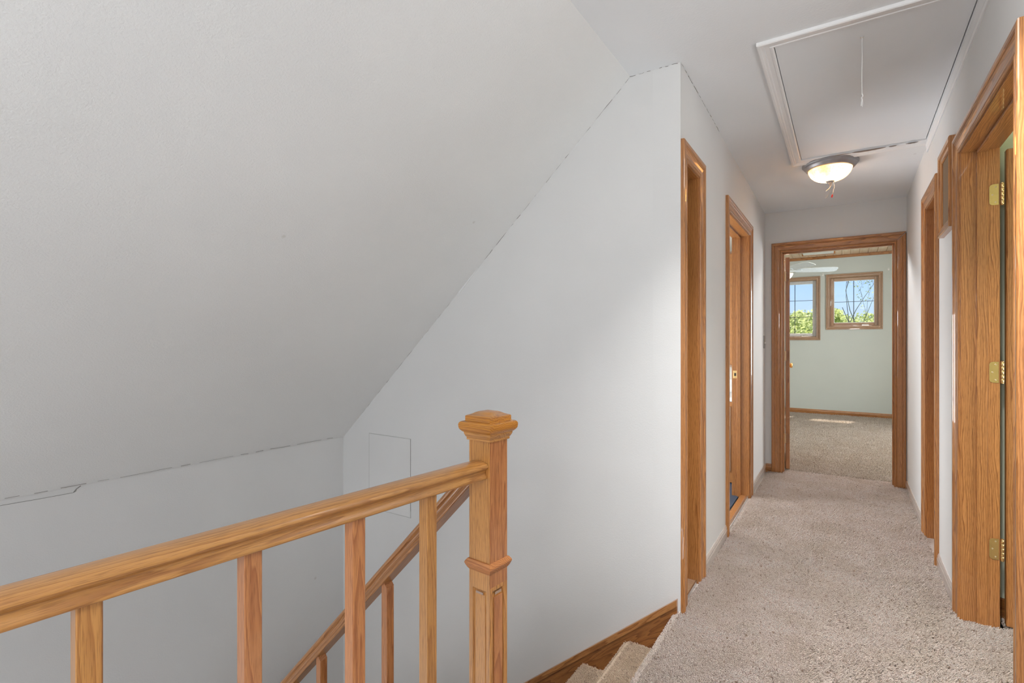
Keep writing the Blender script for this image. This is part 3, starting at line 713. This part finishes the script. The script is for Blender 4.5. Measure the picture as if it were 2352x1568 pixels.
# ---------------------------------------------------------------- oak framed grille on the right wall
fy0, fy1, fz0, fz1 = 3.085, 3.425, 1.748, 2.168
pf = thing('framed_grille', 'oak frame round a brown woven panel on the right wall beside the near door', 'frame', FR((fy0 + fy1) / 2, 0, fz0))
PFP = [(0, 0), (0, .012), (.006, .016), (.020, .018), (.028, .024), (.045, .026), (.050, .022), (.050, 0)]
wv_ = .050
part('frame_side', leg(FR, fy0 + wv_, -1, fz0 + wv_, fz1 - wv_, PFP, True), oak('Z', 'oak'), pf)
part('frame_side', leg(FR, fy1 - wv_, 1, fz0 + wv_, fz1 - wv_, PFP, True), oak('Z', 'oak'), pf)
part('frame_rail', head(FR, fy0 + wv_, fy1 - wv_, fz1 - wv_, PFP), oak('Y', 'oak'), pf)
part('frame_rail', head(FR, fy0 + wv_, fy1 - wv_, fz0 + wv_, PFP, -1), oak('Y', 'oak'), pf)
wm, nt, b = new_mat('woven_brown')
tc = N(nt, 'ShaderNodeTexCoord'); w1 = N(nt, 'ShaderNodeTexWave', _bands_direction='Y', Scale=38.0); w2 = N(nt, 'ShaderNodeTexWave', _bands_direction='Z', Scale=38.0)
for w_ in (w1, w2): nt.links.new(tc.outputs['Object'], w_.inputs['Vector'])
mxx = mixc(nt, 1.0, w1.outputs['Color'], w2.outputs['Color'], 'MULTIPLY')
rr_ = ramp(nt, mxx, [(.1, (.13, .075, .04)), (.7, (.42, .31, .2))]); nt.links.new(rr_.outputs[0], b.inputs['Base Color']); b.inputs['Roughness'].default_value = .8
bp = N(nt, 'ShaderNodeBump', Strength=.8, Distance=.002); nt.links.new(mxx, bp.inputs['Height']); nt.links.new(bp.outputs[0], b.inputs['Normal'])
part('woven_panel', MB().box(fy0 + .045, fy1 - .045, .001, .009, fz0 + .045, fz1 - .045, FR), wm, pf)

# light switch on the left wall near its far end
sw = thing('light_switch', 'small grey light switch plate on the left wall by the far doorway', 'switch', FL(5.255, 0, 1.21))
part('switch_plate', MB().bbox(5.218, 5.290, 0, .006, 1.152, 1.270, .002, FL), GREYP, sw)
part('toggle', MB().bbox(5.249, 5.259, .006, .018, 1.196, 1.212, .001, FL), WHITE, sw)

# cut-out panel in the stair wall
ap = sroot('trim_access_panel', (-2.48, YS, .1))
part('panel_board', MB().bbox(-2.672, -2.296, YS - .0022, YS, .112, .602, .0008), WALL, ap, label='flush painted access panel')
gp = MB()
gp.box(-2.676, -2.673, YS - .0008, YS, .108, .606).box(-2.295, -2.2915, YS - .0025, YS, .108, .604).box(-2.676, -2.292, YS - .0008, YS, .603, .6055).box(-2.676, -2.292, YS - .0008, YS, .107, .1095)
part('panel_gap', gp, plain('faint_joint', (.44, .44, .43), .9), ap)
part('panel_gap', MB().box(-2.2955, -2.2925, YS - .0026, YS, .15, .602), CRACK, ap)

# cracked joints between slope, ceiling and walls
random.seed(11)
def crack(name, a, b, n, jit, r, skip=.35, parent=None):
    a, b = Vector(a), Vector(b); mb = MB(); cur = []
    for i in range(n + 1):
        p = a.lerp(b, i / n) + Vector([random.uniform(-jit, jit) for _ in range(3)])
        if random.random() < skip and len(cur) > 1: mb.tube(cur, r * random.uniform(.5, 1.2), 4); cur = []
        cur.append(p)
    if len(cur) > 1: mb.tube(cur, r, 4)
    return part(name, mb, CRACK, None, kind='structure')
crack('trim_crack', (XF, YS - .001, CZ(XF, YS) - .001), (XK + .02, YS - .001, ZK + .012), 90, .0018, .0017)
crack('trim_crack', (XF, YS - .001, CZ(XF, YS) - .001), (-.64, YS - .001, CZ(-.64, YS) - .001), 16, .002, .0016)
crack('trim_crack', (XK + .018, YS - .1, ZK + .004), (XK, .0, ZK + .003), 50, .0015, .0012, .5)
crack('trim_crack', FL(YS + .02, .001, CZ(-.63, YS) - .001), FL(3.2, .001, CZ(-.63, 3.2) - .001), 30, .0015, .0011, .55)
kx = lambda y: XK + .0099 * (y - 2.34) + .001
part('trim_crack', MB().tube([(kx(y), y, z) for y, z in ((-.4, .523), (.2, .527), (.60, .532), (.74, .528), (.855, .5265), (.866, .5300), (.868, .540), (.885, .551))], .0009, 4), CRACK, kind='structure')
part('trim_crack', MB().tube([(kx(y), y, z) for y, z in ((.857, .5265), (.868, .541), (.884, .552))], .0019, 4), CRACK, kind='structure')
pt = struct('trim_tape_edge', MB().hexa([Vector(q) for q in [(-1.90, YS - .003, 1.498), (-1.73, YS - .003, 1.668), (-1.73, YS, 1.668), (-1.90, YS, 1.498), (-1.93, YS - .003, 1.512), (-1.76, YS - .003, 1.684), (-1.76, YS, 1.684), (-1.93, YS, 1.512)]]), SLOPE)

# ---------------------------------------------------------------- bedroom beyond the hall
W1 = (-.302, .472, 1.412, 2.330); W2 = (-1.147, -.380, 1.238, 2.315)
CW = .060
opn = lambda w: (w[0] + CW - .004, w[1] - CW + .004, w[2] + CW - .004, w[3] - CW + .004)
wall('wall_bedroom_far', FB, -2.8, 2.1, -.1, 2.75, .15, [opn(W1), opn(W2)], GREENW)
struct('wall_bedroom_left', MB().box(-2.75, -2.65, 5.46, 10.2, -.1, 2.8), GREENW)
struct('wall_bedroom_right', MB().box(1.95, 2.05, 5.46, 10.2, -.1, 2.8), GREENW)
mb = MB().box(-2.7, E1[0] - J - .002, 5.4665, 5.472, -.1, 2.8).box(E1[1] + J + .002, 2.0, 5.4665, 5.472, -.1, 2.8).box(E1[0] - J - .002, E1[1] + J + .002, 5.4665, 5.472, H + J, 2.8)
struct('wall_bedroom_near', mb, GREENW)
struct('wall_bedroom_core', MB().box(-2.75, -1.15, 5.36, 5.466, -.1, 2.8).box(.58, 2.05, 5.36, 5.466, -.1, 2.8).box(-1.2, .6, 5.36, 5.466, 2.55, 2.8), WALL)
bc = sroot('ceiling_bedroom', (0, 7.7, 2.645)); i = 0; x = -2.66
pm_ = oak('Y', 'pale'); 
m, nt, b = new_mat('pine'); 
tc = N(nt, 'ShaderNodeTexCoord'); mp = N(nt, 'ShaderNodeMapping', Scale=(14.0, .8, 14.0)); no = N(nt, 'ShaderNodeTexNoise', Scale=1.6, Detail=4.0); oi = N(nt, 'ShaderNodeObjectInfo')
nt.links.new(tc.outputs['Object'], mp.inputs[0]); nt.links.new(mp.outputs[0], no.inputs['Vector'])
r = ramp(nt, no.outputs[0], [(.3, (.66, .48, .31)), (.6, (.80, .66, .50))]); r2 = ramp(nt, oi.outputs['Random'], [(0, (.88, .84, .8)), (1, (1.08, 1.05, 1.0))])
nt.links.new(mixc(nt, 1.0, r.outputs[0], r2.outputs[0], 'MULTIPLY'), b.inputs['Base Color']); b.inputs['Roughness'].default_value = .3
PINE = m
pmesh = None
while x < 1.95:
    if pmesh is None:
        mbp = MB().loft([[(px, y, pz) for px, pz in [(0, .02), (0, .006), (.005, 0), (.111, 0), (.116, .006), (.116, .02)]] for y in (-2.3, 2.3)])
        o = rpart('plank', mbp, PINE, Matrix.Translation((x, 7.75, 2.645)), bc); pmesh = o
    else:
        o = pmesh.copy(); C.objects.link(o); o.parent = bc; o.location = (x, .05, 0)
    x += .1175
struct('ceiling_bedroom_deck', MB().box(-2.75, 2.05, 5.4, 10.2, 2.667, 2.72), DARK)
struct('trim_bedroom_ceiling', MB().bbox(-2.6, 1.9, 0, .014, 2.598, 2.644, .003, FB), oak('X', 'oak'))

gls, nt, b = new_mat('window_glass')
nt.nodes.remove(b); t_ = N(nt, 'ShaderNodeBsdfTransparent'); g_ = N(nt, 'ShaderNodeBsdfGlossy', Roughness=.02); mx = N(nt, 'ShaderNodeMixShader', Fac=.008)
nt.links.new(t_.outputs[0], mx.inputs[1]); nt.links.new(g_.outputs[0], mx.inputs[2]); nt.links.new(mx.outputs[0], nt.nodes['Material Output'].inputs[0])
def frame4(root, name, fr, s0, s1, z0, z1, w, n0, n1, matz, mats, c=.002):
    part(name, MB().bbox(s0, s0 + w, n0, n1, z0, z1, c, fr), matz, root); part(name, MB().bbox(s1 - w, s1, n0, n1, z0, z1, c, fr), matz, root)
    part(name, MB().bbox(s0 + w, s1 - w, n0, n1, z0, z0 + w, c, fr), mats, root); part(name, MB().bbox(s0 + w, s1 - w, n0, n1, z1 - w, z1, c, fr), mats, root)
def window(name, w, cols, rows, sash_mat_z, sash_mat_x, tone='pale'):
    s0, s1, z0, z1 = w; root = sroot(name, FB((s0 + s1) / 2, 0, z0)); pr = [(a * CW / .083, b) for a, b in CAS]
    a0, a1, b0, b1 = s0 + CW, s1 - CW, z0 + CW, z1 - CW
    part('window_casing', leg(FB, a0, -1, b0, b1, pr, True), oak('Z', tone), root); part('window_casing', leg(FB, a1, 1, b0, b1, pr, True), oak('Z', tone), root)
    part('window_casing', head(FB, a0, a1, b1, pr), oak('X', tone), root); part('window_casing', head(FB, a0, a1, b0, pr, -1), oak('X', tone), root)
    frame4(root, 'window_jamb', FB, a0 - .012, a1 + .012, b0 - .012, b1 + .012, .016, -.14, -.001, oak('Z', tone), oak('X', tone), .001)
    frame4(root, 'sash_bar', FB, a0 + .004, a1 - .004, b0 + .004, b1 - .004, .046, -.085, -.050, sash_mat_z, sash_mat_x, .004)
    frame4(root, 'glazing_edge', FB, a0 + .050, a1 - .050, b0 + .050, b1 - .050, .008, -.080, -.056, WHITE, WHITE, .001)
    g0, g1, h0, h1 = a0 + .056, a1 - .056, b0 + .056, b1 - .056
    for i in range(1, cols): x = g0 + (g1 - g0) * i / cols; part('muntin', MB().bbox(x - .005, x + .005, -.074, -.064, h0, h1, .001, FB), DARKM, root)
    for i in range(1, rows): z = h0 + (h1 - h0) * i / rows; part('muntin', MB().bbox(g0, g1, -.0735, -.0645, z - .004, z + .004, .001, FB), DARKM, root)
    for i in range(cols):
        for j in range(rows):
            x0, x1_ = g0 + (g1 - g0) * i / cols, g0 + (g1 - g0) * (i + 1) / cols; q0, q1 = h0 + (h1 - h0) * j / rows, h0 + (h1 - h0) * (j + 1) / rows
            part('pane', MB().box(x0, x1_, -.0695, -.0685, q0, q1, FB), gls, root)
    # crank at the sill
    cx = a1 - .17
    cr = part('crank_handle', MB().bbox(cx - .05, cx + .05, -.05, -.02, b0 + .002, b0 + .018, .003, FB).tube([FB(cx - .04, -.03, b0 + .018), FB(cx, -.03, b0 + .03), FB(cx + .045, -.03, b0 + .026)], .005), STEEL, root)
    lk = part('sash_lock', MB().bbox(a0 - .002, a0 + .014, -.035, -.012, (b0 + b1) / 2 - .06, (b0 + b1) / 2 + .02, .003, FB).bbox(a0 + .004, a0 + .016, -.03, -.004, (b0 + b1) / 2 - .01, (b0 + b1) / 2 + .012, .002, FB), WHITE, root)
    return root
DARKM = plain('dark_muntin', (.06, .08, .07), .5)
SW = plain('grey_sash', (.62, .63, .64), .4)
window('window_1', W1, 2, 2, oak('Z', 'pale'), oak('X', 'pale'))
window('window_2', W2, 2, 3, SW, SW)
for k, (sx, zz, lb) in enumerate(((-.345, 2.335, 'small white curtain rod hook between the two bedroom windows'), (.545, 2.36, 'small white curtain rod hook right of the square bedroom window'))):
    t = thing('curtain_hook', lb, 'hook', FB(sx, 0, zz))
    part('hook_plate', MB().bbox(sx - .010, sx + .010, 0, .003, zz - .020, zz + .020, .001, FB), WHITE, t)
    part('hook_arm', MB().tube([FB(sx, .003, zz), FB(sx, .030, zz), FB(sx, .036, zz + .012)], .004), WHITE, t)

# ceiling fixture of the bedroom: oak box with a white diffuser
cf = thing('ceiling_fixture', 'flat oak-framed white diffuser fixture on the bedroom plank ceiling', 'lamp', (-.40, 9.35, 2.64))
frame4(cf, 'fixture_frame', lambda s, n, z: Vector((s, n, z)), -.61, -.17, 9.16, 9.20, .012, .014, oak('X', 'oak'), oak('X', 'oak')) if False else None
part('fixture_frame', MB().bbox(-.62, -.16, 9.16, 9.19, 2.600, 2.646, .003), oak('X', 'oak'), cf)
part('fixture_frame', MB().bbox(-.62, -.16, 9.54, 9.57, 2.600, 2.646, .003), oak('X', 'oak'), cf)
part('diffuser', MB().bbox(-.60, -.18, 9.19, 9.54, 2.606, 2.644, .006), WHITE, cf)

# ceiling fan
FX, FY, FZ = -.75, 7.60, 2.18
fan = thing('ceiling_fan', 'white ceiling fan with tulip glass shades in the bedroom, partly hidden by the door', 'fan', (FX, FY, 2.64))
FW = plain('fan_white', (.66, .73, .76), .4)  # bluish cast of the sky painted into the white
part('canopy', MB().lathe((FX, FY, 2.645), [(.07, 0), (.065, -.03), (.03, -.05), (.012, -.055)], 24), FW, fan, smooth=True)
part('downrod', MB().lathe((FX, FY, 2.30), [(.012, 0), (.012, .30)], 12), FW, fan)
part('motor_housing', MB().lathe((FX, FY, FZ - .01), [(.03, -.04), (.07, -.035), (.10, -.01), (.11, .03), (.10, .08), (.06, .12), (.02, .13)], 28), FW, fan, smooth=True)
for k in range(5):
    a = math.radians(18 + 72 * k); u = Vector((math.cos(a), math.sin(a), 0)); v = Vector((-math.sin(a), math.cos(a), -.30)).normalized(); c0 = Vector((FX, FY, FZ - .035))
    out = [(.20, -.050), (.30, -.062), (.60, -.070), (.655, -.060), (.675, -.035), (.675, .035), (.655, .060), (.60, .070), (.30, .062), (.20, .050)]
    w3 = u.cross(v)
    part('blade', MB().loft([[c0 + u * s + v * t + w3 * h for s, t in out] for h in (0, .006)]), FW, fan)
    part('blade_bracket', MB().loft([[c0 + u * s + v * t + w3 * (h - .008) for s, t in [(.08, -.014), (.20, -.014), (.25, -.035), (.27, 0), (.25, .035), (.20, .014), (.08, .014)]] for h in (0, .006)]), FW, fan)
for k in range(3):
    a = math.radians(-15 + 120 * k); u = Vector((math.cos(a), math.sin(a), 0)); ax = (u * .75 + Vector((0, 0, -.65))).normalized()
    c0 = Vector((FX, FY, FZ - .055)) + u * .04
    part('glass_shade', MB().lathe(c0, [(.022, 0), (.030, .015), (.040, .04), (.052, .075), (.066, .105), (.062, .105), (.048, .07), (.034, .035), (.018, .01)], 22, ax), plain('shade_glass', (.85, .85, .82), .3, **{'Emission Color': (1, .97, .9, 1), 'Emission Strength': .25}), fan, smooth=True)

# ---------------------------------------------------------------- outside: meadow and trees
GZ = -3.0
struct('ground', MB().add([(-80, 10.6, GZ), (80, 10.6, GZ), (80, 160, GZ), (-80, 160, GZ)], [(0, 1, 2, 3)]), plain('grass_green', (.14, .21, .05), .9))
def leafmat(name, c0, c1):
    m, nt, b = new_mat(name); g = N(nt, 'ShaderNodeNewGeometry')
    r = ramp(nt, g.outputs['Random Per Island'], [(0, c0), (1, c1)]); nt.links.new(r.outputs[0], b.inputs['Base Color']); b.inputs['Roughness'].default_value = .6
    t = N(nt, 'ShaderNodeBsdfTranslucent'); nt.links.new(r.outputs[0], t.inputs[0]); x = N(nt, 'ShaderNodeMixShader', Fac=.5)
    nt.links.new(b.outputs[0], x.inputs[1]); nt.links.new(t.outputs[0], x.inputs[2]); nt.links.new(x.outputs[0], nt.nodes['Material Output'].inputs[0]); return m
LEAF = leafmat('spring_leaf', (.42, .48, .15), (.66, .71, .36)); LEAF2 = leafmat('grey_green_leaf', (.36, .43, .22), (.52, .58, .36))
BARK = plain('bark', (.36, .33, .30), .9)
def leaf_quad(mb, p, s):
    n = Vector((random.gauss(0, 1), random.gauss(0, 1), random.gauss(0, 1))).normalized(); u = n.orthogonal().normalized() * s; v = n.cross(u)
    b = len(mb.v); mb.v += [p - u, p - v * .55, p + u, p + v * .55]; mb.f.append((b, b + 1, b + 2, b + 3))
def bushy(x, y, h, r, lb, seed):
    random.seed(seed); t = thing('tree', lb, 'tree', (x, y, GZ), 'trees on the skyline beyond the bedroom windows')
    part('trunk', MB().tube([(x, y, GZ), (x + .2, y, GZ + h * .4), (x, y, GZ + h * .75)], [.28, .2, .08], 8), BARK, t)
    mb = MB(); cl = [(Vector((x + random.uniform(-.75, .75) * r, y + random.uniform(-.6, .6) * r, GZ + h * random.uniform(.3, .93))), r * random.uniform(.22, .42)) for _ in range(24)]
    for c_, rr in cl:
        c_.z = min(c_.z, GZ + h - rr)
        for _ in range(230):
            d = Vector((random.gauss(0, 1), random.gauss(0, 1), random.gauss(0, 1))).normalized() * rr * random.uniform(.6, 1.1); leaf_quad(mb, c_ + d, random.uniform(.10, .22))
    part('foliage', mb, LEAF, t, kind='stuff')
dirx = lambda px, d: (lambda k: (d * (k * math.cos(.58) - math.sin(.58)) / (math.cos(.58) + k * math.sin(.58)), d))((px - 1176) / 1176)
for i, (px, d, h, r) in enumerate(((1775, 40, 5.9, 2.7), (1826, 47, 6.3, 2.8), (1862, 54, 7.2, 2.8), (1900, 61, 6.8, 2.9), (1932, 68, 7.2, 3.0), (1968, 75, 7.4, 3.1), (2010, 82, 8.0, 3.2))):
    x, y = dirx(px, d); bushy(x, y, h, r, ['dense yellow-green tree at the left end of the skyline row', 'yellow-green tree seen through the tall left bedroom window', 'taller bushy tree at the right edge of the tall left window', 'low green tree hidden between the two bedroom windows', 'low yellow-green tree in the lower left pane of the square window', 'low green tree behind the budding tree', 'green tree right of the budding tree'][i], 20 + i)
def budding(x, y, h, seed, name_lb):
    random.seed(seed); t = thing('tree', name_lb, 'tree', (x, y, GZ)); br = MB(); lf = MB()
    def grow(p, d, L, r, lvl):
        pts = [p]; q = p
        for i in range(4):
            d = (d + Vector((random.uniform(-.16, .16), random.uniform(-.16, .16), random.uniform(-.02, .12)))).normalized(); q = q + d * L / 4; pts.append(q)
        br.tube(pts, [r * (1 - .14 * i) for i in range(5)], 5)
        if lvl >= 3:
            for _ in range(10): leaf_quad(lf, random.choice(pts[1:]) + Vector([random.uniform(-.16, .16) for _ in range(3)]), random.uniform(.03, .06))
        if lvl < 5:
            for _ in range(3 if lvl < 4 else 2):
                b = pts[random.randint(2, 4)]; dd = (d + Vector((random.uniform(-.8, .8), random.uniform(-.8, .8), random.uniform(-.1, .55)))).normalized()
                grow(b, dd, L * random.uniform(.55, .78), r * .52, lvl + 1)
    grow(Vector((x, y, GZ)), Vector((.03, 0, 1)), h * .42, .055, 0)
    grow(Vector((x + .25, y, GZ)), Vector((-.08, 0, 1)), h * .46, .045, 0)
    part('branches', br, BARK, t); part('foliage', lf, LEAF2, t, kind='stuff')
x, y = dirx(1992, 24); budding(x, y, 9.5, 5, 'slender budding tree with bare branches outside the square bedroom window')
